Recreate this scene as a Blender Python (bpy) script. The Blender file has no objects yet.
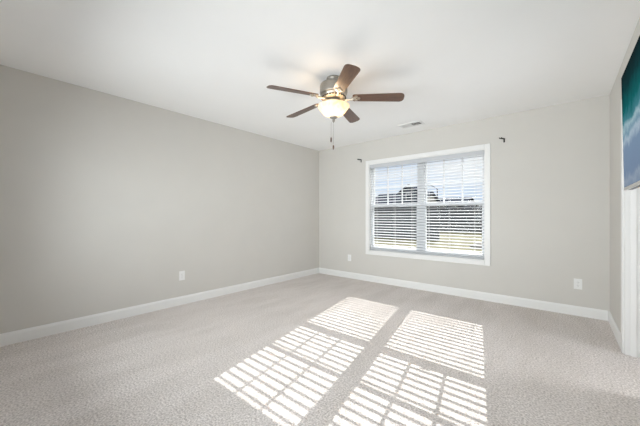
import bpy, bmesh, math, random
from mathutils import Vector, Matrix

random.seed(7)
S = bpy.context.scene
COL = S.collection
PI = math.pi

# ------------------------------------------------------------------ camera, sky, sun, exposure
W, D, H = 4.11, 4.56, 2.44           # room: x 0..W, y -D..0, z 0..H
cam_d = bpy.data.cameras.new('camera')
cam_d.sensor_fit = 'HORIZONTAL'
cam_d.sensor_width = 36.0
cam_d.lens = 287.3 / 640 * 36.0
cam_d.shift_y = (216.8 - 213.0) / 640
cam_d.clip_start = 0.02
cam_d.clip_end = 500
cam = bpy.data.objects.new('camera', cam_d)
COL.objects.link(cam)
cam.location = (3.719, -4.380, 1.122)
cam.rotation_euler = (PI / 2, 0, math.radians(40.137))
S.camera = cam

world = bpy.data.worlds.new('sky')
S.world = world
world.use_nodes = True
nt = world.node_tree
nt.nodes.clear()
wo = nt.nodes.new('ShaderNodeOutputWorld')
bg = nt.nodes.new('ShaderNodeBackground')
tc = nt.nodes.new('ShaderNodeTexCoord')
mp = nt.nodes.new('ShaderNodeMapping')
mp.inputs['Scale'].default_value = (1.0, 1.0, 5.0)
cl = nt.nodes.new('ShaderNodeTexNoise')
cl.inputs['Scale'].default_value = 3.2
cl.inputs['Detail'].default_value = 5
rp = nt.nodes.new('ShaderNodeValToRGB')
rp.color_ramp.elements[0].position = 0.40
rp.color_ramp.elements[0].color = (0.70, 0.80, 0.98, 1)
rp.color_ramp.elements[1].position = 0.62
rp.color_ramp.elements[1].color = (0.95, 0.96, 1.0, 1)
nt.links.new(tc.outputs['Generated'], mp.inputs['Vector'])
nt.links.new(mp.outputs['Vector'], cl.inputs['Vector'])
nt.links.new(cl.outputs['Fac'], rp.inputs['Fac'])
nt.links.new(rp.outputs['Color'], bg.inputs['Color'])
bg.inputs['Strength'].default_value = 0.85
# the high sky on the sun's side is brighter than the band above the horizon
sx = nt.nodes.new('ShaderNodeSeparateXYZ')
nt.links.new(tc.outputs['Generated'], sx.inputs['Vector'])
elev = nt.nodes.new('ShaderNodeMapRange')
elev.interpolation_type = 'SMOOTHSTEP'
elev.inputs['From Min'].default_value = 0.24
elev.inputs['From Max'].default_value = 0.55
nt.links.new(sx.outputs['Z'], elev.inputs['Value'])
side = nt.nodes.new('ShaderNodeMapRange')
side.interpolation_type = 'SMOOTHSTEP'
side.inputs['From Min'].default_value = -0.2
side.inputs['From Max'].default_value = 0.5
nt.links.new(sx.outputs['Y'], side.inputs['Value'])
hi = nt.nodes.new('ShaderNodeMath')
hi.operation = 'MULTIPLY'
nt.links.new(elev.outputs['Result'], hi.inputs[0])
nt.links.new(side.outputs['Result'], hi.inputs[1])
hi2 = nt.nodes.new('ShaderNodeMath')
hi2.operation = 'MULTIPLY'
hi2.inputs[1].default_value = 7.0
hi2.name = 'high_sky'
nt.links.new(hi.outputs[0], hi2.inputs[0])
bg2 = nt.nodes.new('ShaderNodeBackground')
bg2.inputs['Color'].default_value = (1.0, 0.98, 0.95, 1)
nt.links.new(hi2.outputs[0], bg2.inputs['Strength'])
addw = nt.nodes.new('ShaderNodeAddShader')
nt.links.new(bg.outputs['Background'], addw.inputs[0])
nt.links.new(bg2.outputs['Background'], addw.inputs[1])
nt.links.new(addw.outputs['Shader'], wo.inputs['Surface'])

sun_d = bpy.data.lights.new('sun', 'SUN')
sun_d.energy = 7.5
sun_d.color = (1.0, 0.97, 0.93)
sun_d.angle = math.radians(0.18)
sun = bpy.data.objects.new('sun', sun_d)
COL.objects.link(sun)
sun.location = (-3, 20, 12)
sun.rotation_euler = Vector((0.196, -1.0, -0.573)).to_track_quat('-Z', 'Y').to_euler()

# added fill light behind the viewpoint, shining in by an invented window
rear_fill_d = bpy.data.lights.new('rear_fill_light', 'AREA')
rear_fill_d.shape = 'RECTANGLE'
rear_fill_d.size, rear_fill_d.size_y = 3.6, 1.7
rear_fill_d.energy = 142.0
rear_fill_d.spread = math.radians(135)
rear_fill_d.color = (0.93, 0.965, 1.0)
rear_fill = bpy.data.objects.new('rear_fill_light', rear_fill_d)
COL.objects.link(rear_fill)
rear_fill.location = (2.15, -D - 1.20, 1.08)
rear_fill.rotation_euler = (PI / 2 - math.radians(3), 0, math.radians(-1))

# added fill light in the side hall, in an invented window facing the doorway
hall_d = bpy.data.lights.new('hall_fill_light', 'AREA')
hall_d.shape = 'RECTANGLE'
hall_d.size, hall_d.size_y = 0.95, 1.70
hall_d.energy = 11.5
hall_d.color = (0.95, 0.975, 1.0)
hall = bpy.data.objects.new('hall_fill_light', hall_d)
COL.objects.link(hall)
hall.location = (5.49, -1.42, 1.25)
hall.rotation_euler = (PI / 2, 0, PI / 2)

S.view_settings.view_transform = 'Standard'
S.view_settings.look = 'None'
S.view_settings.gamma = 1.0
S.view_settings.use_curve_mapping = False
S.view_settings.exposure = 0.13
S.cycles.max_bounces = 16
S.cycles.diffuse_bounces = 12
S.cycles.transparent_max_bounces = 24
S.cycles.sample_clamp_indirect = 6.0


# ------------------------------------------------------------------ materials
def mat(name, color, rough=0.6, metal=0.0, var=0.0, vscale=20.0, bump=0.0, bscale=200.0,
        emit=None, estr=0.0, spec=None, stretch=None, color2=None, coat=0.0):
    m = bpy.data.materials.new(name)
    m.use_nodes = True
    t = m.node_tree
    b = t.nodes['Principled BSDF']
    b.inputs['Roughness'].default_value = rough
    b.inputs['Metallic'].default_value = metal
    if coat:
        b.inputs['Coat Weight'].default_value = coat
        b.inputs['Coat Roughness'].default_value = 0.18
        b.inputs['Coat IOR'].default_value = 1.55
    if spec is not None:
        b.inputs['Specular IOR Level'].default_value = spec
    co = t.nodes.new('ShaderNodeTexCoord')
    vec = co.outputs['Object']
    if stretch:
        mpn = t.nodes.new('ShaderNodeMapping')
        mpn.inputs['Scale'].default_value = stretch
        t.links.new(vec, mpn.inputs['Vector'])
        vec = mpn.outputs['Vector']
    n = t.nodes.new('ShaderNodeTexNoise')
    n.inputs['Scale'].default_value = vscale
    n.inputs['Detail'].default_value = 4
    t.links.new(vec, n.inputs['Vector'])
    r = t.nodes.new('ShaderNodeValToRGB')
    c = Vector(color)
    if color2 is None:
        lo, hi = c * (1 - var), c * (1 + var)
    else:
        lo, hi = c, Vector(color2)
    r.color_ramp.elements[0].position = 0.3
    r.color_ramp.elements[1].position = 0.7
    r.color_ramp.elements[0].color = (*[min(1, v) for v in lo], 1)
    r.color_ramp.elements[1].color = (*[min(1, v) for v in hi], 1)
    t.links.new(n.outputs['Fac'], r.inputs['Fac'])
    t.links.new(r.outputs['Color'], b.inputs['Base Color'])
    if bump > 0:
        n2 = t.nodes.new('ShaderNodeTexNoise')
        n2.inputs['Scale'].default_value = bscale
        n2.inputs['Detail'].default_value = 3
        t.links.new(vec, n2.inputs['Vector'])
        bp = t.nodes.new('ShaderNodeBump')
        bp.inputs['Strength'].default_value = bump
        bp.inputs['Distance'].default_value = 0.01
        t.links.new(n2.outputs['Fac'], bp.inputs['Height'])
        t.links.new(bp.outputs['Normal'], b.inputs['Normal'])
    if emit is not None:
        b.inputs['Emission Color'].default_value = (*emit, 1)
        b.inputs['Emission Strength'].default_value = estr
    return m


M = {}
M['wall'] = mat('wall_paint', (0.640, 0.622, 0.588), 0.85, var=0.01, vscale=3, bump=0.03, bscale=120, spec=0.2)
M['ceil'] = mat('ceiling_paint', (0.92, 0.92, 0.915), 0.9, var=0.008, vscale=2, bump=0.03, bscale=90, spec=0.1)
M['trim'] = mat('white_trim_paint', (0.82, 0.82, 0.81), 0.4, var=0.006, vscale=6)
M['vinyl'] = mat('white_vinyl', (0.74, 0.75, 0.765), 0.4, var=0.006, vscale=6)
M['slat'] = mat('white_slat', (0.57, 0.585, 0.61), 0.9, var=0.006, vscale=5, spec=0.05)
M['cord'] = mat('blind_cord', (0.78, 0.78, 0.78), 0.8, var=0.02)
M['plate'] = mat('outlet_plastic', (0.84, 0.84, 0.83), 0.35, var=0.005)
M['slot'] = mat('outlet_slot', (0.05, 0.05, 0.05), 0.6)
M['black'] = mat('black_metal', (0.012, 0.011, 0.010), 0.4, metal=0.3, var=0.1, vscale=60)
M['nickel'] = mat('brushed_pewter', (0.36, 0.335, 0.30), 0.38, metal=0.85, var=0.12, vscale=40, stretch=(1, 1, 8))
M['iron'] = mat('pewter_bracket', (0.50, 0.45, 0.38), 0.34, metal=0.9, var=0.25, vscale=70, bump=0.3, bscale=90)
M['void'] = mat('dark_vent_gap', (0.03, 0.028, 0.025), 0.8)
M['walnut'] = mat('walnut_blade', (0.072, 0.032, 0.019), 0.36, vscale=9, stretch=(1.2, 14, 14), color2=(0.15, 0.074, 0.042), coat=0.3)
M['tvblack'] = mat('tv_black', (0.012, 0.012, 0.014), 0.35, var=0.05)
M['tvsilver'] = mat('tv_silver', (0.55, 0.54, 0.52), 0.3, metal=0.7, var=0.03)
M['ventwhite'] = mat('register_white', (0.80, 0.80, 0.79), 0.45, var=0.005)
M['brass'] = mat('satin_knob', (0.45, 0.43, 0.40), 0.3, metal=1.0, var=0.03)
M['lawn'] = mat('dry_lawn', (0.085, 0.078, 0.045), 0.95, vscale=1.4, color2=(0.13, 0.12, 0.075), bump=0.6, bscale=25, spec=0.05)
M['fence'] = mat('weathered_fence', (0.11, 0.115, 0.125), 0.9, vscale=4, stretch=(8, 8, 0.6), color2=(0.17, 0.175, 0.18), spec=0.1)
M['siding'] = mat('grey_siding', (0.26, 0.25, 0.235), 0.8, var=0.06, vscale=2)
M['bluesiding'] = mat('blue_grey_siding', (0.075, 0.085, 0.11), 0.8, var=0.1, vscale=2)
M['roof'] = mat('charcoal_shingle', (0.032, 0.037, 0.05), 1.0, vscale=3, stretch=(1, 4, 4), color2=(0.055, 0.06, 0.078), spec=0.0)
M['houseglass'] = mat('dark_house_glass', (0.03, 0.04, 0.05), 0.1)
M['bark'] = mat('grey_bark', (0.09, 0.08, 0.07), 0.9, var=0.2, vscale=8)
M['lamppost'] = mat('dark_lamp_post', (0.06, 0.06, 0.065), 0.6, var=0.05)
M['rock'] = mat('pale_rock', (0.30, 0.28, 0.26), 0.9, var=0.12, vscale=9, bump=0.5, bscale=8)


def carpet_material():
    m = bpy.data.materials.new('beige_carpet')
    m.use_nodes = True
    t = m.node_tree
    L = t.links.new
    b = t.nodes['Principled BSDF']
    b.inputs['Roughness'].default_value = 1.0
    b.inputs['Specular IOR Level'].default_value = 0.05
    co = t.nodes.new('ShaderNodeTexCoord')
    fine = t.nodes.new('ShaderNodeTexNoise')
    fine.inputs['Scale'].default_value = 88
    fine.inputs['Detail'].default_value = 3
    fine.inputs['Roughness'].default_value = 0.65
    L(co.outputs['Object'], fine.inputs['Vector'])
    r = t.nodes.new('ShaderNodeValToRGB')
    r.color_ramp.elements[0].position = 0.33
    r.color_ramp.elements[0].color = (0.46, 0.415, 0.395, 1)
    r.color_ramp.elements[1].position = 0.66
    r.color_ramp.elements[1].color = (0.95, 0.90, 0.872, 1)
    L(fine.outputs['Fac'], r.inputs['Fac'])
    # broad vacuum swaths and foot marks in the pile
    mp_ = t.nodes.new('ShaderNodeMapping')
    mp_.inputs['Rotation'].default_value = (0, 0, math.radians(24))
    mp_.inputs['Scale'].default_value = (3.2, 0.8, 1)
    L(co.outputs['Object'], mp_.inputs['Vector'])
    big = t.nodes.new('ShaderNodeTexNoise')
    big.inputs['Scale'].default_value = 1.5
    big.inputs['Detail'].default_value = 4
    big.inputs['Roughness'].default_value = 0.6
    L(mp_.outputs['Vector'], big.inputs['Vector'])
    r2 = t.nodes.new('ShaderNodeValToRGB')
    r2.color_ramp.elements[0].position = 0.38
    r2.color_ramp.elements[0].color = (0.915, 0.91, 0.90, 1)
    r2.color_ramp.elements[1].position = 0.60
    r2.color_ramp.elements[1].color = (1, 1, 1, 1)
    L(big.outputs['Fac'], r2.inputs['Fac'])
    mx = t.nodes.new('ShaderNodeMix')
    mx.data_type = 'RGBA'
    mx.blend_type = 'MULTIPLY'
    mx.inputs['Factor'].default_value = 1.0
    L(r.outputs['Color'], mx.inputs['A'])
    L(r2.outputs['Color'], mx.inputs['B'])
    L(mx.outputs['Result'], b.inputs['Base Color'])
    bp = t.nodes.new('ShaderNodeBump')
    bp.inputs['Strength'].default_value = 0.55
    bp.inputs['Distance'].default_value = 0.012
    L(fine.outputs['Fac'], bp.inputs['Height'])
    L(bp.outputs['Normal'], b.inputs['Normal'])
    return m


def glass_material():
    m = bpy.data.materials.new('window_glass')
    m.use_nodes = True
    t = m.node_tree
    t.nodes.clear()
    o = t.nodes.new('ShaderNodeOutputMaterial')
    tr = t.nodes.new('ShaderNodeBsdfTransparent')
    tr.inputs['Color'].default_value = (0.97, 0.985, 0.98, 1)
    gl = t.nodes.new('ShaderNodeBsdfGlossy')
    gl.inputs['Roughness'].default_value = 0.02
    fr = t.nodes.new('ShaderNodeFresnel')
    fr.inputs['IOR'].default_value = 1.3
    mx = t.nodes.new('ShaderNodeMixShader')
    ar = t.nodes.new('ShaderNodeMath')              # keeps the reflection of the added fill light weak
    ar.operation = 'MULTIPLY'
    ar.inputs[1].default_value = 0.08
    t.links.new(fr.outputs['Fac'], ar.inputs[0])
    t.links.new(ar.outputs[0], mx.inputs['Fac'])
    t.links.new(tr.outputs['BSDF'], mx.inputs[1])
    t.links.new(gl.outputs['BSDF'], mx.inputs[2])
    t.links.new(mx.outputs['Shader'], o.inputs['Surface'])
    return m


def bowl_material():
    m = bpy.data.materials.new('alabaster_glass')
    m.use_nodes = True
    t = m.node_tree
    t.nodes.clear()
    L = t.links.new
    o = t.nodes.new('ShaderNodeOutputMaterial')
    co = t.nodes.new('ShaderNodeTexCoord')
    n = t.nodes.new('ShaderNodeTexNoise')
    n.inputs['Scale'].default_value = 14
    n.inputs['Detail'].default_value = 4
    n.inputs['Distortion'].default_value = 1.2
    L(co.outputs['Object'], n.inputs['Vector'])
    r = t.nodes.new('ShaderNodeValToRGB')
    r.color_ramp.elements[0].position = 0.35
    r.color_ramp.elements[0].color = (0.83, 0.73, 0.58, 1)
    r.color_ramp.elements[1].position = 0.65
    r.color_ramp.elements[1].color = (0.95, 0.90, 0.81, 1)
    L(n.outputs['Fac'], r.inputs['Fac'])
    tl = t.nodes.new('ShaderNodeBsdfTranslucent')
    df = t.nodes.new('ShaderNodeBsdfPrincipled')
    df.inputs['Roughness'].default_value = 0.25
    L(r.outputs['Color'], tl.inputs['Color'])
    L(r.outputs['Color'], df.inputs['Base Color'])
    mx = t.nodes.new('ShaderNodeMixShader')
    mx.inputs['Fac'].default_value = 0.5
    L(df.outputs['BSDF'], mx.inputs[1])
    L(tl.outputs['BSDF'], mx.inputs[2])
    L(mx.outputs['Shader'], o.inputs['Surface'])
    return m


def screen_material(z0, z1):
    """aerial view of surf: deep teal water, a foam line, pale wet sand, shown by a lit screen"""
    m = bpy.data.materials.new('lit_screen_ocean')
    m.use_nodes = True
    t = m.node_tree
    L = t.links.new
    b = t.nodes['Principled BSDF']
    co = t.nodes.new('ShaderNodeTexCoord')
    sp = t.nodes.new('ShaderNodeSeparateXYZ')
    L(co.outputs['Object'], sp.inputs[0])
    n = t.nodes.new('ShaderNodeTexNoise')
    n.inputs['Scale'].default_value = 9
    n.inputs['Detail'].default_value = 8
    n.inputs['Roughness'].default_value = 0.68
    L(co.outputs['Object'], n.inputs['Vector'])
    mr = t.nodes.new('ShaderNodeMapRange')
    mr.inputs['From Min'].default_value = z0
    mr.inputs['From Max'].default_value = z1
    L(sp.outputs['Z'], mr.inputs['Value'])
    ma = t.nodes.new('ShaderNodeMath')
    ma.operation = 'MULTIPLY_ADD'
    ma.inputs[1].default_value = 0.26
    L(n.outputs['Fac'], ma.inputs[0])
    L(mr.outputs['Result'], ma.inputs[2])
    sb = t.nodes.new('ShaderNodeMath')
    sb.operation = 'SUBTRACT'
    sb.inputs[1].default_value = 0.13
    L(ma.outputs[0], sb.inputs[0])
    r = t.nodes.new('ShaderNodeValToRGB')
    e = r.color_ramp.elements
    e[0].position = 0.0
    e[0].color = (0.20, 0.26, 0.35, 1)
    e[1].position = 1.0
    e[1].color = (0.0, 0.006, 0.008, 1)
    for p, c in ((0.05, (0.26, 0.32, 0.40, 1)), (0.10, (0.17, 0.235, 0.34, 1)), (0.33, (0.18, 0.26, 0.37, 1)), (0.40, (0.36, 0.45, 0.53, 1)),
                 (0.45, (0.16, 0.28, 0.36, 1)), (0.50, (0.32, 0.45, 0.50, 1)), (0.55, (0.05, 0.20, 0.24, 1)), (0.66, (0.0, 0.105, 0.11, 1)),
                 (0.84, (0.0, 0.028, 0.032, 1))):
        x = e.new(p)
        x.color = c
    L(sb.outputs[0], r.inputs['Fac'])
    b.inputs['Base Color'].default_value = (0.01, 0.01, 0.01, 1)
    b.inputs['Roughness'].default_value = 0.5
    b.inputs['Specular IOR Level'].default_value = 0.0
    m.cycles.emission_sampling = 'NONE'
    L(r.outputs['Color'], b.inputs['Emission Color'])
    b.inputs['Emission Strength'].default_value = 0.9
    return m


M['carpet'] = carpet_material()
M['glass'] = glass_material()
M['bowl'] = bowl_material()
M['bulb'] = mat('lit_bulb', (1, 0.9, 0.75), 0.5, emit=(1.0, 0.72, 0.42), estr=12)
M['bulb'].cycles.emission_sampling = 'NONE'


# ------------------------------------------------------------------ mesh helpers
def bx(bm, x0, x1, y0, y1, z0, z1):
    vs = [bm.verts.new((x, y, z)) for x in (x0, x1) for y in (y0, y1) for z in (z0, z1)]
    for q in ((0, 1, 3, 2), (4, 6, 7, 5), (0, 4, 5, 1), (2, 3, 7, 6), (0, 2, 6, 4), (1, 5, 7, 3)):
        bm.faces.new([vs[i] for i in q])
    return vs


def prism(bm, pts, axis, a0, a1):
    """closed polygon pts (two coordinates) swept along axis from a0 to a1"""
    def mk(p, a):
        v = list(p)
        v.insert(axis, a)
        return bm.verts.new(v)
    A = [mk(p, a0) for p in pts]
    B = [mk(p, a1) for p in pts]
    n = len(pts)
    for i in range(n):
        bm.faces.new((A[i], A[(i + 1) % n], B[(i + 1) % n], B[i]))
    bm.faces.new(A[::-1])
    bm.faces.new(B)


def lathe(bm, prof, c=(0, 0, 0), n=40, cap=True):
    rings = []
    for r, z in prof:
        rings.append([bm.verts.new((c[0] + r * math.cos(2 * PI * i / n), c[1] + r * math.sin(2 * PI * i / n), c[2] + z)) for i in range(n)])
    for a, b in zip(rings, rings[1:]):
        for i in range(n):
            bm.faces.new((a[i], a[(i + 1) % n], b[(i + 1) % n], b[i]))
    if cap:
        bm.faces.new(rings[0][::-1])
        bm.faces.new(rings[-1])


def tube(bm, pts, r, n=8):
    pts = [Vector(p) for p in pts]
    rad = r if isinstance(r, (list, tuple)) else [r] * len(pts)
    rings = []
    for i, p in enumerate(pts):
        d = (pts[min(i + 1, len(pts) - 1)] - pts[max(i - 1, 0)]).normalized()
        u = d.orthogonal().normalized()
        if rings and abs(d.z) < 0.95:
            u = d.cross(Vector((0, 0, 1))).normalized()
        w = d.cross(u)
        rings.append([bm.verts.new(p + (u * math.cos(2 * PI * k / n) + w * math.sin(2 * PI * k / n)) * rad[i]) for k in range(n)])
    for a, b in zip(rings, rings[1:]):
        for k in range(n):
            bm.faces.new((a[k], a[(k + 1) % n], b[(k + 1) % n], b[k]))
    bm.faces.new(rings[0][::-1])
    bm.faces.new(rings[-1])


def obj(name, bm, m, parent=None, smooth=False, bevel=0.0, loc=None):
    bmesh.ops.recalc_face_normals(bm, faces=bm.faces)
    me = bpy.data.meshes.new(name)
    bm.to_mesh(me)
    bm.free()
    me.materials.append(M[m] if isinstance(m, str) else m)
    if smooth:
        for p in me.polygons:
            p.use_smooth = True
    o = bpy.data.objects.new(name, me)
    COL.objects.link(o)
    if loc is not None:
        o.location = loc
    if parent is not None:
        o.parent = parent
    if bevel:
        b = o.modifiers.new('bevel', 'BEVEL')
        b.width = bevel
        b.segments = 2
        b.limit_method = 'ANGLE'
    if smooth:
        me.set_sharp_from_angle(angle=math.radians(40))
    return o


def B():
    return bmesh.new()


def thing(name, label, cat, loc, group=None, rot=0.0):
    o = bpy.data.objects.new(name, None)
    o.empty_display_size = 0.1
    COL.objects.link(o)
    o.location = loc
    o.rotation_euler = (0, 0, rot)
    o['label'] = label
    o['category'] = cat
    if group:
        o['group'] = group
    return o


def struct(o, label=None, cat=None):
    o['kind'] = 'structure'
    if label:
        o['label'] = label
    if cat:
        o['category'] = cat
    return o


def dup(root, loc, label, rot=0.0):
    r = root.copy()
    COL.objects.link(r)
    r.location = loc
    r.rotation_euler = (0, 0, rot)
    r['label'] = label
    for ch in list(root.children):
        c = ch.copy()
        COL.objects.link(c)
        c.parent = r
        for g in list(ch.children):
            d = g.copy()
            COL.objects.link(d)
            d.parent = c
    return r


# ------------------------------------------------------------------ room shell
T = 0.14                                         # wall thickness
WX0, WX1, WZ0, WZ1 = 1.144, 2.93, 0.53, 2.035    # window opening in the back wall
DY0, DY1, DZ = -1.76, -0.975, 2.04                # door opening in the right wall

HX, HY0 = 5.35, -2.95                           # side hall beyond the doorway, added to bring in fill light
TR = 0.10                                        # thickness of the right wall
bm = B(); bx(bm, -T, W + TR, -D - T, T, -0.12, 0.0); bx(bm, W + TR, HX + T, HY0 - T, 0, -0.12, 0.0)
struct(obj('floor', bm, 'carpet'), 'light beige cut pile carpet with vacuum marks', 'floor')
bm = B(); bx(bm, -T, W + TR, -D - T, T, H, H + 0.12); bx(bm, W + TR, HX + T, HY0 - T, 0, H, H + 0.12)
struct(obj('ceiling', bm, 'ceil'), 'flat white painted ceiling', 'ceiling')
bm = B(); bx(bm, -T, 0, -D - T, T, 0, H)
struct(obj('wall_left', bm, 'wall'), 'long plain greige wall on the left', 'wall')
bm = B()
bx(bm, 0, WX0, 0, T, 0, H); bx(bm, WX1, W, 0, T, 0, H)
bx(bm, WX0, WX1, 0, T, 0, WZ0); bx(bm, WX0, WX1, 0, T, WZ1, H)
struct(obj('wall_back', bm, 'wall'), 'greige wall holding the window', 'wall')
bm = B()
bx(bm, W, W + TR, DY1, T, 0, H); bx(bm, W, W + TR, -D - T, DY0, 0, H)
bx(bm, W, W + TR, DY0, DY1, DZ, H)
struct(obj('wall_right', bm, 'wall'), 'greige wall with the door and the television', 'wall')
bm = B()
RX0, RX1, RZ0, RZ1 = 0.70, 3.40, 0.62, 1.76    # opening added behind the viewpoint for the fill light
bx(bm, 0, RX0, -D - T, -D, 0, H); bx(bm, RX1, W, -D - T, -D, 0, H)
bx(bm, RX0, RX1, -D - T, -D, 0, RZ0); bx(bm, RX0, RX1, -D - T, -D, RZ1, H)
struct(obj('wall_front', bm, 'wall'), 'greige wall behind the viewpoint', 'wall')


bm = B()
HW0, HW1, HZ0, HZ1 = -1.90, -0.95, 0.40, 2.10  # hall window opening, made up to hold the hall fill light
bx(bm, HX, HX + T, HY0 - T, HW0, 0, H); bx(bm, HX, HX + T, HW1, 0, 0, H)
bx(bm, HX, HX + T, HW0, HW1, 0, HZ0); bx(bm, HX, HX + T, HW0, HW1, HZ1, H)
bx(bm, W + TR, HX, HY0 - T, HY0, 0, H); bx(bm, W + TR, HX, -0.10, 0, 0, H)
struct(obj('wall_added_hall', bm, 'wall'), 'greige walls of the side hall added for fill light', 'wall')


def base_profile(s):
    h, d = 0.108, 0.014
    return [(0, 0), (s * d, 0), (s * d, h - 0.022), (s * d * 0.75, h - 0.012), (s * d * 0.45, h - 0.004), (s * d * 0.35, h), (0, h)]


bm = B(); prism(bm, base_profile(1), 1, -D, 0)                              # (x,z) swept along y
struct(obj('baseboard_left', bm, 'trim'), 'white baseboard along the left wall', 'baseboard')
bm = B(); prism(bm, base_profile(-1), 0, 0.014, W - 0.014)                          # (y,z) swept along x
struct(obj('baseboard_back', bm, 'trim'), 'white baseboard under the window', 'baseboard')
bm = B()
prism(bm, [(W + x, z) for x, z in base_profile(-1)], 1, DY1 + 0.062, 0)
prism(bm, [(W + x, z) for x, z in base_profile(-1)], 1, -D, DY0 - 0.062)
struct(obj('baseboard_right', bm, 'trim'), 'white baseboard beside the door', 'baseboard')
bm = B(); prism(bm, [(-D - y, z) for y, z in base_profile(-1)], 0, 0.014, W - 0.014)
struct(obj('baseboard_front', bm, 'trim'), 'white baseboard behind the viewpoint', 'baseboard')

bm = B()
cw = 0.062
bx(bm, RX0 - cw, RX0, -D, -D + 0.016, RZ0 - cw, RZ1 + cw); bx(bm, RX1, RX1 + cw, -D, -D + 0.016, RZ0 - cw, RZ1 + cw)
bx(bm, RX0, RX1, -D, -D + 0.016, RZ1, RZ1 + cw); bx(bm, RX0, RX1, -D, -D + 0.016, RZ0 - cw, RZ0)
added_win = struct(obj('added_rear_window', bm, 'trim'), 'white window added behind the viewpoint for fill light', 'window')  # unseen window, invented to admit the rear fill light
bm = B()
fy = -D - 0.06
bx(bm, RX0, RX0 + 0.04, fy - 0.03, fy, RZ0, RZ1); bx(bm, RX1 - 0.04, RX1, fy - 0.03, fy, RZ0, RZ1)
bx(bm, RX0 + 0.04, RX1 - 0.04, fy - 0.03, fy, RZ0, RZ0 + 0.04); bx(bm, RX0 + 0.04, RX1 - 0.04, fy - 0.03, fy, RZ1 - 0.04, RZ1)
bx(bm, 2.02, 2.08, fy - 0.03, fy, RZ0 + 0.04, RZ1 - 0.04)
obj('window_frame', bm, 'vinyl', added_win)
bm = B(); bx(bm, RX0 + 0.04, RX1 - 0.04, fy - 0.018, fy - 0.014, RZ0 + 0.04, RZ1 - 0.04)
obj('glass_pane', bm, 'glass', added_win)

# ------------------------------------------------------------------ door with casing and jamb
bm = B()
cw, ct = 0.062, 0.016
bx(bm, W - ct, W, DY1, DY1 + cw, 0, DZ + cw)
bx(bm, W - ct, W, DY0 - cw, DY0, 0, DZ + cw)
bx(bm, W - ct, W, DY0, DY1, DZ, DZ + cw)
trim1 = struct(obj('trim_1', bm, 'trim', bevel=0.004), 'white door casing on the right wall', 'trim')
bm = B()
jt = 0.018
bx(bm, W - 0.002, W + TR + 0.002, DY1 - jt, DY1, 0, DZ)
bx(bm, W - 0.002, W + TR + 0.002, DY0, DY0 + jt, 0, DZ)
bx(bm, W - 0.002, W + TR + 0.002, DY0 + jt, DY1 - jt, DZ - jt, DZ)
a, b_ = W + 0.030, W + 0.064                     # door stop
bx(bm, a, b_, DY1 - jt - 0.011, DY1 - jt, 0, DZ - jt)
bx(bm, a, b_, DY0 + jt, DY0 + jt + 0.011, 0, DZ - jt)
bx(bm, a, b_, DY0 + jt + 0.011, DY1 - jt - 0.011, DZ - jt - 0.011, DZ - jt)
obj('jamb', bm, 'trim', trim1, bevel=0.002)
# door set open on the far jamb to let in the added hall light
lw = DY1 - DY0 - 2 * jt - 0.006
ly1 = DY1 - jt + 0.008
ly0 = ly1 - 0.035
lx0 = W + TR + 0.008
bm = B()
bx(bm, lx0, lx0 + lw, ly0, ly1, 0.012, DZ - jt - 0.003)
door = struct(obj('door_1', bm, 'trim', bevel=0.002), 'white panelled door set open into the added side hall', 'door')
bm = B()
for (a, b_) in ((lx0 + 0.13, lx0 + lw / 2 - 0.05), (lx0 + lw / 2 + 0.05, lx0 + lw - 0.13)):
    for (z0, z1) in ((0.22, 0.86), (1.06, 1.62), (1.72, 1.90)):
        bx(bm, a, b_, ly0 - 0.006, ly0, z0, z1)
obj('door_panels', bm, 'trim', door, bevel=0.005)
bm = B()
lathe(bm, [(0.030, 0), (0.030, 0.006), (0.012, 0.010), (0.012, 0.03), (0.024, 0.04), (0.027, 0.05), (0.022, 0.062), (0.004, 0.066)], n=24)
bm.transform(Matrix.Translation((lx0 + lw - 0.07, ly0, 0.95)) @ Matrix.Rotation(PI / 2, 4, 'X'))
obj('door_knob', bm, 'brass', door, smooth=True)
for z in (0.25, 1.02, 1.80):
    bm = B()
    lathe(bm, [(0.006, -0.045), (0.006, 0.045)], c=(W + TR + 0.003, ly0 - 0.004, z), n=12)
    obj('hinge', bm, 'brass', door, smooth=True)

# ------------------------------------------------------------------ window
win = bpy.data.objects.new('window_1', None)
COL.objects.link(win)
win.location = ((WX0 + WX1) / 2, 0, WZ0)
struct(win, 'white twin double hung window with picture frame casing', 'window')
off = Matrix.Translation(-win.location)


def wobj(name, bm, m, parent=None, **k):
    if parent is None:
        bm.transform(off)
        return obj(name, bm, m, win, **k)
    bm.transform(off)
    return obj(name, bm, m, parent, **k)


cw = 0.062
bm = B()
bx(bm, WX0 - cw, WX0 + 0.004, -0.017, 0, WZ0 - cw, WZ1 + cw)
bx(bm, WX1 - 0.004, WX1 + cw, -0.017, 0, WZ0 - cw, WZ1 + cw)
bx(bm, WX0 + 0.004, WX1 - 0.004, -0.017, 0, WZ1 - 0.004, WZ1 + cw)
bx(bm, WX0 + 0.004, WX1 - 0.004, -0.017, 0, WZ0 - cw, WZ0 + 0.004)
wobj('casing', bm, 'trim', bevel=0.005)
bm = B()
bx(bm, WX0, WX0 + 0.012, 0, 0.075, WZ0, WZ1); bx(bm, WX1 - 0.012, WX1, 0, 0.075, WZ0, WZ1)
bx(bm, WX0 + 0.012, WX1 - 0.012, 0, 0.075, WZ0, WZ0 + 0.012); bx(bm, WX0 + 0.012, WX1 - 0.012, 0, 0.075, WZ1 - 0.012, WZ1)
wobj('jamb_extension', bm, 'trim')
mc = (WX0 + WX1) / 2
fy0, fy1 = 0.060, 0.135
bm = B()
ft = 0.026
bx(bm, WX0 + 0.012, WX0 + ft, fy0, fy1, WZ0 + 0.012, WZ1 - 0.012)
bx(bm, WX1 - ft, WX1 - 0.012, fy0, fy1, WZ0 + 0.012, WZ1 - 0.012)
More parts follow.
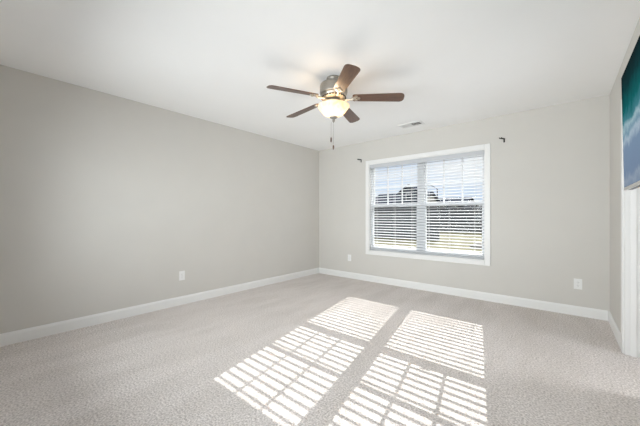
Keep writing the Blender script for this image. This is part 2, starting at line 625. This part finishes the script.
bx(bm, WX0 + ft, WX1 - ft, fy0, fy1, WZ0 + 0.012, WZ0 + 0.042)
bx(bm, WX0 + ft, WX1 - ft, fy0, fy1, WZ1 - 0.024, WZ1 - 0.012)
bx(bm, mc - 0.047, mc + 0.047, fy0, fy1, WZ0 + 0.042, WZ1 - 0.024)
wobj('window_frame', bm, 'vinyl', bevel=0.002)
zmeet = 1.305
for (sx0, sx1) in ((WX0 + ft, mc - 0.047), (mc + 0.047, WX1 - ft)):
    # lower sash on the inner track, upper sash on the outer track
    ly0, ly1, uy0, uy1 = 0.064, 0.094, 0.097, 0.127
    st = 0.027
    zb = WZ0 + 0.042
    bm = B()
    bx(bm, sx0, sx0 + st, ly0, ly1, zb, zmeet + 0.024); bx(bm, sx1 - st, sx1, ly0, ly1, zb, zmeet + 0.024)
    bx(bm, sx0 + st, sx1 - st, ly0, ly1, zb, zb + 0.046); bx(bm, sx0 + st, sx1 - st, ly0, ly1, zmeet - 0.02, zmeet + 0.024)
    lo = wobj('lower_sash', bm, 'vinyl', bevel=0.002)
    bm = B(); bx(bm, sx0 + st, sx1 - st, ly0 + 0.013, ly0 + 0.017, zb + 0.046, zmeet - 0.02)
    wobj('glass_pane', bm, 'glass', lo)
    bm = B(); bx(bm, (sx0 + sx1) / 2 - 0.03, (sx0 + sx1) / 2 + 0.03, ly0 - 0.006, ly0 + 0.012, zmeet + 0.0245, zmeet + 0.034)
    wobj('sash_lock', bm, 'vinyl', lo, bevel=0.002)
    bm = B()
    zt = WZ1 - 0.024
    bx(bm, sx0, sx0 + st, uy0, uy1, zmeet - 0.02, zt); bx(bm, sx1 - st, sx1, uy0, uy1, zmeet - 0.02, zt)
    bx(bm, sx0 + st, sx1 - st, uy0, uy1, zmeet - 0.02, zmeet + 0.024); bx(bm, sx0 + st, sx1 - st, uy0, uy1, zt - 0.030, zt)
    up = wobj('upper_sash', bm, 'vinyl', bevel=0.002)
    g0, g1, gz0, gz1 = sx0 + st, sx1 - st, zmeet + 0.024, zt - 0.030
    bm = B(); bx(bm, g0, g1, uy0 + 0.011, uy0 + 0.015, gz0, gz1)
    wobj('glass_pane', bm, 'glass', up)
    bm = B()
    mw = 0.011
    zc = 1.628
    for k in (1, 2):
        xm = g0 + (g1 - g0) * k / 3
        bx(bm, xm - mw, xm + mw, uy0 + 0.004, uy0 + 0.010, gz0, gz1)
    for k in range(3):
        a = g0 + (g1 - g0) * k / 3 + (mw if k else 0)
        b_ = g0 + (g1 - g0) * (k + 1) / 3 - (mw if k < 2 else 0)
        bx(bm, a, b_, uy0 + 0.004, uy0 + 0.010, zc - mw, zc + mw)
    wobj('muntin_grid', bm, 'vinyl', up)

# ------------------------------------------------------------------ blind
bl = thing('window_blind', 'wide white horizontal slat blind with slats open inside the window casing', 'blind', (mc, 0.034, WZ0 + 0.012))
bo = Matrix.Translation(-bl.location)
bx0, bx1 = WX0 + 0.016, WX1 - 0.016


def bobj(name, bm, m, **k):
    bm.transform(bo)
    return obj(name, bm, m, bl, **k)


ztop = WZ1 - 0.0125
bm = B(); bx(bm, bx0, bx1, 0.012, 0.056, ztop - 0.045, ztop)
bobj('headrail', bm, 'slat')
bm = B()
prism(bm, [(0.002, ztop - 0.062), (0.002, ztop - 0.012), (-0.002, ztop - 0.006), (-0.002, ztop), (0.010, ztop), (0.010, ztop - 0.062)], 0, bx0, bx1)
bobj('valance', bm, 'slat', bevel=0.001)
bm = B()
yc, sw, th = 0.032, 0.050, 0.0028
zs = WZ0 + 0.070
pitch = 0.0435
zz = zs
nsl = 0
while zz < ztop - 0.066:
    u = (zz - WZ0) / (WZ1 - WZ0)
    a = math.radians(8 + 11 * u + random.uniform(-0.5, 0.5))
    d = Vector((0, math.cos(a), math.sin(a)))
    nrm = Vector((0, -math.sin(a), math.cos(a)))
    c = Vector((0, yc, zz))
    # gently crowned slat: five points across, top and bottom
    top, bot = [], []
    for k in range(5):
        f = k / 4 - 0.5
        cr = 0.0016 * (1 - 4 * f * f)
        top.append(c + d * (f * sw) + nrm * (cr + th / 2))
        bot.append(c + d * (f * sw) + nrm * (cr - th / 2))
    poly = [(p.y, p.z) for p in top] + [(p.y, p.z) for p in reversed(bot)]
    prism(bm, poly, 0, bx0 + 0.004, bx1 - 0.004)
    zz += pitch
    nsl += 1
bobj('slats', bm, 'slat')
bm = B(); bx(bm, bx0 + 0.004, bx1 - 0.004, yc - 0.025, yc + 0.025, WZ0 + 0.016, WZ0 + 0.034)
bobj('bottom_rail', bm, 'slat', bevel=0.003)
for xl in (bx0 + 0.12, bx0 + 0.45, mc - 0.13, mc + 0.13, bx1 - 0.45, bx1 - 0.12):
    bm = B()
    tube(bm, [(xl, yc - 0.0265, WZ0 + 0.03), (xl, yc - 0.0265, ztop - 0.06)], 0.0016, 6)
    tube(bm, [(xl, yc + 0.0265, WZ0 + 0.03), (xl, yc + 0.0265, ztop - 0.04)], 0.0016, 6)
    bobj('ladder_cord', bm, 'cord')
bm = B()
tube(bm, [(bx1 - 0.06, yc - 0.030, 1.10), (bx1 - 0.06, yc - 0.030, ztop - 0.06)], 0.0016, 6)
tube(bm, [(bx1 - 0.075, yc - 0.030, 1.20), (bx1 - 0.075, yc - 0.030, ztop - 0.06)], 0.0016, 6)
bobj('pull_cord', bm, 'cord')


# ------------------------------------------------------------------ curtain rod brackets on the back wall
def make_bracket(loc, label):
    t = thing('curtain_bracket', label, 'bracket', loc, 'curtain rod brackets beside the window')
    bm = B(); bx(bm, -0.009, 0.009, -0.005, 0, -0.038, 0.016)
    obj('wall_plate', bm, 'black', t, bevel=0.002)
    bm = B()
    tube(bm, [(0, -0.004, 0.008), (-0.008, -0.018, 0.010), (-0.027, -0.045, 0.010)], 0.008, 10)
    obj('arm', bm, 'black', t, smooth=True)
    bm = B()
    tube(bm, [(-0.034 + 0.012 * math.cos(a), -0.051, 0.020 + 0.012 * math.sin(a)) for a in [PI * (0.95 + 1.1 * k / 10) for k in range(11)]], 0.0065, 8)
    obj('cradle', bm, 'black', t, smooth=True)
    bm = B(); lathe(bm, [(0.003, 0), (0.003, 0.0012), (0.001, 0.002)], n=10)
    bm.transform(Matrix.Translation((0, -0.005, -0.030)) @ Matrix.Rotation(PI / 2, 4, 'X'))
    obj('screw', bm, 'black', t)
    return t


br = make_bracket((0.985, 0, 2.128), 'small black curtain rod bracket on the wall left of the window')
dup(br, (3.145, 0, 2.122), 'small black curtain rod bracket on the wall right of the window')


# ------------------------------------------------------------------ outlets
def make_outlet(loc, rot, label):
    t = thing('wall_outlet', label, 'outlet', loc, 'white wall outlets', rot)
    bm = B(); bx(bm, -0.036, 0.036, -0.005, 0, -0.059, 0.059)
    obj('cover_plate', bm, 'plate', t, bevel=0.002)
    for s in (-1, 1):
        bm = B()
        n = 20
        pts = []
        for k in range(n):
            a = 2 * PI * k / n
            pts.append((0.0165 * math.cos(a), s * 0.0195 + max(-0.013, min(0.013, 0.0165 * math.sin(a)))))
        prism(bm, pts, 1, -0.0065, -0.0048)
        rc = obj('receptacle', bm, 'plate', t)
        bm = B()
        bx(bm, -0.0075, -0.0055, -0.0068, -0.0064, s * 0.0195 - 0.002, s * 0.0195 + 0.006)
        bx(bm, 0.0055, 0.0075, -0.0068, -0.0064, s * 0.0195 - 0.002, s * 0.0195 + 0.006)
        bx(bm, -0.002, 0.002, -0.0068, -0.0064, s * 0.0195 - 0.009, s * 0.0195 - 0.005)
        obj('slots', bm, 'slot', rc)
    bm = B(); lathe(bm, [(0.003, 0), (0.003, 0.001), (0.0015, 0.0016)], n=12)
    bm.transform(Matrix.Translation((0, -0.005, 0)) @ Matrix.Rotation(PI / 2, 4, 'X'))
    obj('screw', bm, 'brass', t)
    return t


ou = make_outlet((3.855, 0, 0.360), 0, 'white outlet low on the back wall right of the window, near the door corner')
dup(ou, (0.735, 0, 0.370), 'white outlet low on the back wall left of the window', 0)
dup(ou, (0, -2.71, 0.370), 'white outlet low on the long plain left wall', PI / 2)

# ------------------------------------------------------------------ ceiling register
vt = thing('ceiling_vent', 'flat white air register in the ceiling in front of the window', 'vent', (2.075, -0.405, H))
bm = B()
hx, hy = 0.165, 0.090
ox, oy = 0.135, 0.058
for (a, b_, c, d) in ((-hx, hx, -hy, -oy), (-hx, hx, oy, hy), (-hx, -ox, -oy, oy), (ox, hx, -oy, oy)):
    bx(bm, a, b_, c, d, -0.008, 0)
obj('vent_frame', bm, 'ventwhite', vt, bevel=0.002)
bm = B(); bx(bm, -ox, ox, -oy, oy, -0.0012, 0)
obj('vent_backing', bm, 'void', vt)
bm = B()
n = 16
for i in range(n):
    x = -ox + (i + 0.5) * 2 * ox / n
    a = math.radians(58 if i < n // 2 else -42)
    dxv, dzv = 0.0075 * math.cos(a), 0.0038 * math.sin(a)
    prism(bm, [(x - dxv, -0.0055 - dzv), (x + dxv, -0.0055 + dzv), (x + dxv, -0.0046 + dzv), (x - dxv, -0.0046 - dzv)], 1, -oy, oy)
bx(bm, -0.004, 0.004, -oy, oy, -0.0085, -0.0012)
obj('louvers', bm, 'ventwhite', vt)

# ------------------------------------------------------------------ ceiling fan
FC = (2.058, -2.209)
fan = thing('ceiling_fan', 'five blade ceiling fan with dark walnut blades and a lit bowl light', 'fan', (FC[0], FC[1], H))
bm = B(); lathe(bm, [(0.066, 0), (0.069, -0.006), (0.068, -0.018), (0.060, -0.030), (0.060, -0.044)])
obj('canopy', bm, 'nickel', fan, smooth=True)
bm = B(); lathe(bm, [(0.060, -0.044), (0.084, -0.047), (0.112, -0.055), (0.126, -0.066), (0.131, -0.082), (0.131, -0.145), (0.127, -0.157), (0.117, -0.162), (0.114, -0.165)])
obj('motor_housing', bm, 'nickel', fan, smooth=True)
bm = B(); lathe(bm, [(0.114, -0.165), (0.122, -0.168), (0.118, -0.178), (0.102, -0.196), (0.080, -0.206), (0.055, -0.208)])
vh = obj('vented_skirt', bm, 'iron', fan, smooth=True)
bm = B()
nv = 26
for i in range(nv):
    a = 2 * PI * i / nv
    m4 = Matrix.Rotation(a, 4, 'Z') @ Matrix.Translation((0.1115, 0, -0.1885)) @ Matrix.Rotation(math.radians(48), 4, 'Y')
    vs = bx(bm, -0.009, 0.009, -0.0065, 0.0065, -0.004, 0.004)
    for v in vs:
        v.co = m4 @ v.co
obj('vent_slots', bm, 'void', vh)

TH0 = math.radians(32.5)
PITCH = math.radians(12)
DROOP = math.radians(2.5)
ZB = -0.190
for i in range(5):
    ang = TH0 + i * 2 * PI / 5
    R = Matrix.Rotation(ang, 4, 'Z')
    # blade outline in local (x radial, y tangential)
    r0, r1 = 0.180, 0.652
    w0, w1 = 0.050, 0.063
    edge = []
    tipc = r1 - 0.05
    up_, lo_ = [], []
    ns = 10
    for k in range(ns + 1):
        x = r0 + 0.012 + (tipc - r0 - 0.012) * k / ns
        up_.append((x, w0 + (w1 - w0) * k / ns))
    tip = []
    for k in range(1, 16):
        a = PI / 2 - PI * k / 16
        ca, sa = math.cos(a), math.sin(a)
        tip.append((tipc + 0.05 * abs(ca) ** 0.75, w1 * math.copysign(abs(sa) ** 0.75, sa)))
    lo_ = [(x, -y) for x, y in reversed(up_)]
    outline = [(r0, w0 - 0.012)] + up_ + tip + lo_ + [(r0, -w0 + 0.012)]
    bm = B()
    prism(bm, outline, 2, -0.003, 0.003)
    # the counter-clockwise edge is the lower one
    bm.transform(Matrix.Rotation(DROOP, 4, 'Y') @ Matrix.Rotation(-PITCH, 4, 'X'))
    bl_ = obj('blade', bm, 'walnut', fan, bevel=0.0015, loc=(0, 0, ZB))
    bl_.rotation_euler = (0, 0, ang)
    # ornate bracket: arm from the motor, then a three lobed plate under the blade
    bm = B()
    arm = [(0.070, 0.0, -0.204), (0.105, 0.004, -0.212), (0.145, 0.0, -0.213), (0.185, 0.0, -0.208)]
    tube(bm, arm, [0.011, 0.009, 0.009, 0.012], 8)
    for (px, py, pr) in ((0.190, 0.0, 0.022), (0.213, 0.024, 0.016), (0.213, -0.024, 0.016), (0.238, 0.0, 0.014)):
        m4 = Matrix.Translation((0, 0, ZB)) @ Matrix.Rotation(DROOP, 4, 'Y') @ Matrix.Rotation(-PITCH, 4, 'X') @ Matrix.Translation((px, py, -0.0075))
        b2 = B()
        lathe(b2, [(pr * 0.55, -0.006), (pr * 0.9, -0.004), (pr, 0), (pr, 0.0042)], n=16)
        b2.transform(m4)
        me_ = bpy.data.meshes.new('tmp'); b2.to_mesh(me_); b2.free()
        bm.from_mesh(me_); bpy.data.meshes.remove(me_)
    br_ = obj('blade_bracket', bm, 'iron', fan, smooth=True)
    br_.rotation_euler = (0, 0, ang)

bm = B(); lathe(bm, [(0.055, -0.208), (0.062, -0.212), (0.062, -0.236), (0.080, -0.242), (0.084, -0.250), (0.084, -0.258), (0.030, -0.260)])
obj('light_fitter', bm, 'nickel', fan, smooth=True)
bm = B()
outer = [(0.142, -0.262), (0.150, -0.267), (0.149, -0.275), (0.141, -0.286), (0.128, -0.303), (0.114, -0.322), (0.093, -0.343), (0.066, -0.360), (0.036, -0.369), (0.012, -0.371)]
inner = [(max(0.010, r - 0.004), z + 0.003) for r, z in reversed(outer)]
lathe(bm, outer + inner, n=48, cap=False)
shade = obj('lamp_shade', bm, 'bowl', fan, smooth=True)
shade['label'] = 'lit alabaster glass bowl'
bm = B(); lathe(bm, [(0.034, -0.364), (0.039, -0.371), (0.036, -0.378), (0.022, -0.385), (0.012, -0.391), (0.011, -0.398), (0.014, -0.404), (0.009, -0.412), (0.003, -0.424)], n=24)
obj('finial', bm, 'nickel', fan, smooth=True)
for k in range(3):                                  # lamp holders and bulbs inside the bowl
    a = math.radians(200 + 120 * k)
    cx, cy = 0.066 * math.cos(a), 0.066 * math.sin(a)
    bm = B(); lathe(bm, [(0.013, -0.259), (0.013, -0.272), (0.009, -0.274)], c=(cx, cy, 0), n=16)
    so = obj('bulb_socket', bm, 'nickel', fan, smooth=True)
    bm = B(); lathe(bm, [(0.009, -0.273), (0.017, -0.283), (0.020, -0.294), (0.017, -0.306), (0.007, -0.313), (0.002, -0.314)], c=(cx, cy, 0), n=20)
    obj('bulb', bm, 'bulb', so, smooth=True)
ld = bpy.data.lights.new('fan_bulb_light', 'POINT')
ld.energy = 4.6
ld.color = (1.0, 0.82, 0.60)
ld.shadow_soft_size = 0.06
lo = bpy.data.objects.new('fan_bulb_light', ld)
COL.objects.link(lo)
lo.location = (-0.02, -0.02, -0.300)
lo.parent = fan
for (ix, zb, zf) in ((-0.022, -0.567, -0.609), (0.000, -0.640, -0.678)):
    cx, cy = ix * 0.7645, ix * 0.6446 - 0.004
    bm = B()
    tube(bm, [(cx * 0.4, cy * 0.4, -0.408), (cx, cy, -0.435), (cx, cy, zb)], 0.0012, 6)
    ch = obj('pull_chain', bm, 'brass', fan)
    bm = B(); lathe(bm, [(0.002, zb + 0.004), (0.006, zb), (0.0075, zb - 0.012), (0.0075, zf + 0.012), (0.005, zf), (0.002, zf - 0.002)], c=(cx, cy, 0), n=14)
    fob = obj('chain_fob', bm, 'walnut', ch, smooth=True)

# ------------------------------------------------------------------ television on the right wall
tv = thing('television', 'large television showing teal ocean surf, mounted high beside the door', 'television', (W, -2.36, 1.65))
ty0, ty1 = -1.74, -2.97
zb, ztp = 1.290, 2.008
tilt = math.atan2(0.013, ztp - zb)
xm = 4.0125 - W                                    # screen plane in local x at mid height
tm = Matrix.Translation((xm, 0, 0)) @ Matrix.Rotation(tilt * -1, 4, 'Y')
hy = (ty0 - ty1) / 2
hz = (ztp - zb) / 2
cyv = (ty0 + ty1) / 2 + 2.36
bm = B(); bx(bm, 0.0015, 0.040, cyv - hy, cyv + hy, -hz, hz); bm.transform(tm)
obj('tv_body', bm, 'tvblack', tv, bevel=0.002)
bm = B(); bx(bm, 0.0, 0.0015, cyv - hy + 0.006, cyv + hy - 0.006, -hz + 0.016, hz - 0.006); bm.transform(tm)
obj('screen', bm, screen_material(-hz + 0.02, hz), tv)
bm = B(); bx(bm, -0.002, 0.012, cyv - hy, cyv + hy, -hz - 0.002, -hz + 0.014); bm.transform(tm)
bz = obj('lower_bezel', bm, 'tvsilver', tv, bevel=0.001)
bm = B()
bx(bm, -0.012, 0, -0.22, 0.22, -0.20, 0.20)
bx(bm, -0.050, -0.012, -0.03, 0.03, -0.12, 0.12)
bx(bm, xm + 0.041, -0.050, -0.20, 0.20, -0.03, 0.03)
obj('wall_mount', bm, 'tvblack', tv)

# ------------------------------------------------------------------ outdoors
GZ = -0.23
bm = B(); bx(bm, -70, 50, 0.6, 110, GZ - 0.3, GZ)
struct(obj('lawn', bm, 'lawn'), 'dry sunlit back lawn', 'lawn')


def fence(x0, x1, y, zt, label):
    t = thing('wooden_fence', label, 'fence', ((x0 + x1) / 2, y, GZ))
    L = (x1 - x0) / 2
    h = zt - GZ
    bm = B()
    x = -L
    while x < L - 0.07:
        hh = h + random.uniform(-0.015, 0.015)
        prism(bm, [(x, 0.02), (x + 0.13, 0.02), (x + 0.13, hh - 0.03), (x + 0.10, hh), (x + 0.03, hh), (x, hh - 0.03)], 1, -0.01, 0.01)
        x += 0.145
    obj('picket_panel', bm, 'fence', t)
    for z in (0.35, h * 0.55, h - 0.3):
        bm = B(); bx(bm, -L, L, -0.05, -0.01, z - 0.04, z + 0.04)
        obj('rail', bm, 'fence', t)
    n = max(2, int(2 * L / 2.4) + 1)
    for i in range(n):
        px = -L + 0.06 + (2 * L - 0.12) * i / (n - 1)
        bm = B(); bx(bm, px - 0.05, px + 0.05, -0.15, -0.05, 0, h + 0.04)
        obj('post', bm, 'fence', t)


fence(-16.0, -1.62, 12.6, 1.75, 'grey wooden picket fence closest to the window, seen through the left panes')
fence(-9.5, 7.0, 22.6, 1.85, 'grey wooden picket fence farther back, seen through the right panes')


def gable_roof(bm, x0, x1, y0, y1, ze, zr, over=0.35, th=0.18):
    ym_ = (y0 + y1) / 2
    y0 -= over; y1 += over; x0 -= over; x1 += over
    prism(bm, [(y0, ze), (ym_, zr), (y1, ze), (y1, ze - th), (ym_, zr - th), (y0, ze - th)], 0, x0, x1)


def cross_gable(bm, x0, x1, y0, y1, ze, zr, over=0.3, th=0.18):
    xm_ = (x0 + x1) / 2
    x0 -= over; x1 += over; y0 -= over
    prism(bm, [(x0, ze), (xm_, zr), (x1, ze), (x1, ze - th), (xm_, zr - th), (x0, ze - th)], 1, y0, y1)


def house(label, x0, x1, y0, y1, ze, zr, gables, wins, wm, gm):
    c = ((x0 + x1) / 2, (y0 + y1) / 2, GZ)
    t = thing('house', label, 'house', c)
    mo = Matrix.Translation((-c[0], -c[1], -c[2]))

    def ho(name, bm, m, par=t):
        bm.transform(mo)
        return obj(name, bm, m, par)
    ym_ = (y0 + y1) / 2
    bm = B(); prism(bm, [(y0, GZ), (y1, GZ), (y1, ze - 0.2), (ym_, zr - 0.25), (y0, ze - 0.2)], 0, x0, x1)
    wall = ho('wall', bm, wm)
    bm = B(); gable_roof(bm, x0, x1, y0, y1, ze, zr)
    ho('roof', bm, 'roof')
    for (gx0, gx1, gz0, gz1) in gables:
        bm = B(); prism(bm, [(gx0, GZ), (gx1, GZ), (gx1, gz0 - 0.2), ((gx0 + gx1) / 2, gz1 - 0.22), (gx0, gz0 - 0.2)], 1, y0 - 0.9, ym_)
        ho('gable_wall', bm, gm)
        bm = B(); cross_gable(bm, gx0, gx1, y0 - 0.9, ym_, gz0, gz1)
        ho('gable_roof', bm, 'roof')
    for (wx, wz, ww, wh, wy) in wins:
        bm = B()
        bx(bm, wx - ww / 2 - 0.08, wx + ww / 2 + 0.08, wy - 0.04, wy, wz - wh / 2 - 0.08, wz + wh / 2 + 0.08)
        wf = ho('house_window', bm, 'trim')
        bm = B(); bx(bm, wx - ww / 2, wx + ww / 2, wy - 0.06, wy - 0.04, wz - wh / 2, wz + wh / 2)
        ho('pane', bm, 'houseglass', wf)
    return t


house('grey house with dark roof and tall front gable, beyond the left half of the window',
      -20.0, -11.6, 36.0, 44.0, 3.2, 4.95, [(-14.3, -11.7, 4.6, 5.75)],
      [(-16.6, 2.0, 0.9, 1.3, 36.0), (-13.0, 2.0, 1.0, 1.3, 35.1), (-13.0, 4.0, 0.7, 0.9, 35.1)], 'siding', 'bluesiding')
house('long low dark roofed house beyond the street lamp in the right half of the window',
      -20.2, -10.6, 55.0, 65.0, 3.5, 5.15, [(-19.6, -16.2, 4.4, 6.1)],
      [(-14.5, 2.4, 1.0, 1.3, 55.0), (-12.2, 2.4, 1.0, 1.3, 55.0), (-17.9, 2.4, 1.0, 1.3, 54.1)], 'bluesiding', 'bluesiding')

sl = thing('street_lamp', 'tall dark street lamp with a raised arm above the far roofs', 'street lamp', (-13.1, 47.6, GZ))
bm = B(); tube(bm, [(0, 0, 0), (0, 0, 3), (0, 0, 6.25)], [0.11, 0.10, 0.08], 10)
obj('pole', bm, 'lamppost', sl, smooth=True)
bm = B(); tube(bm, [(0, 0, 6.2), (-0.5, 0, 6.65), (-1.15, 0, 6.95)], 0.05, 8)
obj('arm', bm, 'lamppost', sl, smooth=True)
bm = B(); bx(bm, -1.75, -1.05, -0.14, 0.14, 6.90, 7.05)
obj('lamp_head', bm, 'lamppost', sl, bevel=0.04)


def bare_tree(x, y, h, seed, label):
    rnd = random.Random(seed)
    t = thing('bare_tree', label, 'tree', (x, y, GZ), 'trees on the skyline')
    bm = B(); tube(bm, [(0, 0, 0), (0.05, 0, h * 0.25), (0.0, 0, h * 0.55)], [0.17, 0.13, 0.08], 8)
    obj('trunk', bm, 'bark', t, smooth=True)
    bm = B()

    def grow(p, d, L, r, lvl):
        q = p + d * L
        tube(bm, [p, (p + q) / 2 + Vector((rnd.uniform(-.05, .05), rnd.uniform(-.05, .05), 0.03)), q], [r, r * 0.8, r * 0.55], 5)
        if lvl == 0:
            return
        for k in range(3):
            nd = (d + Vector((rnd.uniform(-.8, .8), rnd.uniform(-.8, .8), rnd.uniform(-.1, .6)))).normalized()
            grow(q - d * L * rnd.uniform(0, .35), nd, L * 0.68, r * 0.6, lvl - 1)
    for k in range(6):
        a = 2 * PI * k / 6 + rnd.uniform(-.3, .3)
        grow(Vector((0, 0, h * rnd.uniform(0.25, 0.52))), Vector((math.cos(a) * .7, math.sin(a) * .7, 0.75)).normalized(), h * 0.19, 0.055, 3)
    obj('branches', bm, 'bark', t)


bare_tree(-10.2, 50.0, 4.0, 1, 'bare tree just right of the long dark roof')
bare_tree(-8.2, 52.0, 4.1, 2, 'middle one of three bare trees at the right of the window view')
bare_tree(-6.3, 49.0, 4.6, 3, 'tallest bare tree at the right edge of the window view')

bm = B()
bmesh.ops.create_icosphere(bm, subdivisions=3, radius=0.24)
for v in bm.verts:
    k = 1 + 0.18 * math.sin(v.co.x * 17 + 1) * math.cos(v.co.y * 13) + 0.08 * math.sin(v.co.z * 29)
    v.co = Vector((v.co.x * 1.35 * k, v.co.y * k, max(v.co.z * 0.75 * k, -0.06)))
rk = obj('rock', bm, 'rock', None, smooth=True, loc=(0.96, 9.4, GZ + 0.055))
rk['label'] = 'pale rock lying on the dry lawn outside the right pane'
rk['category'] = 'rock'
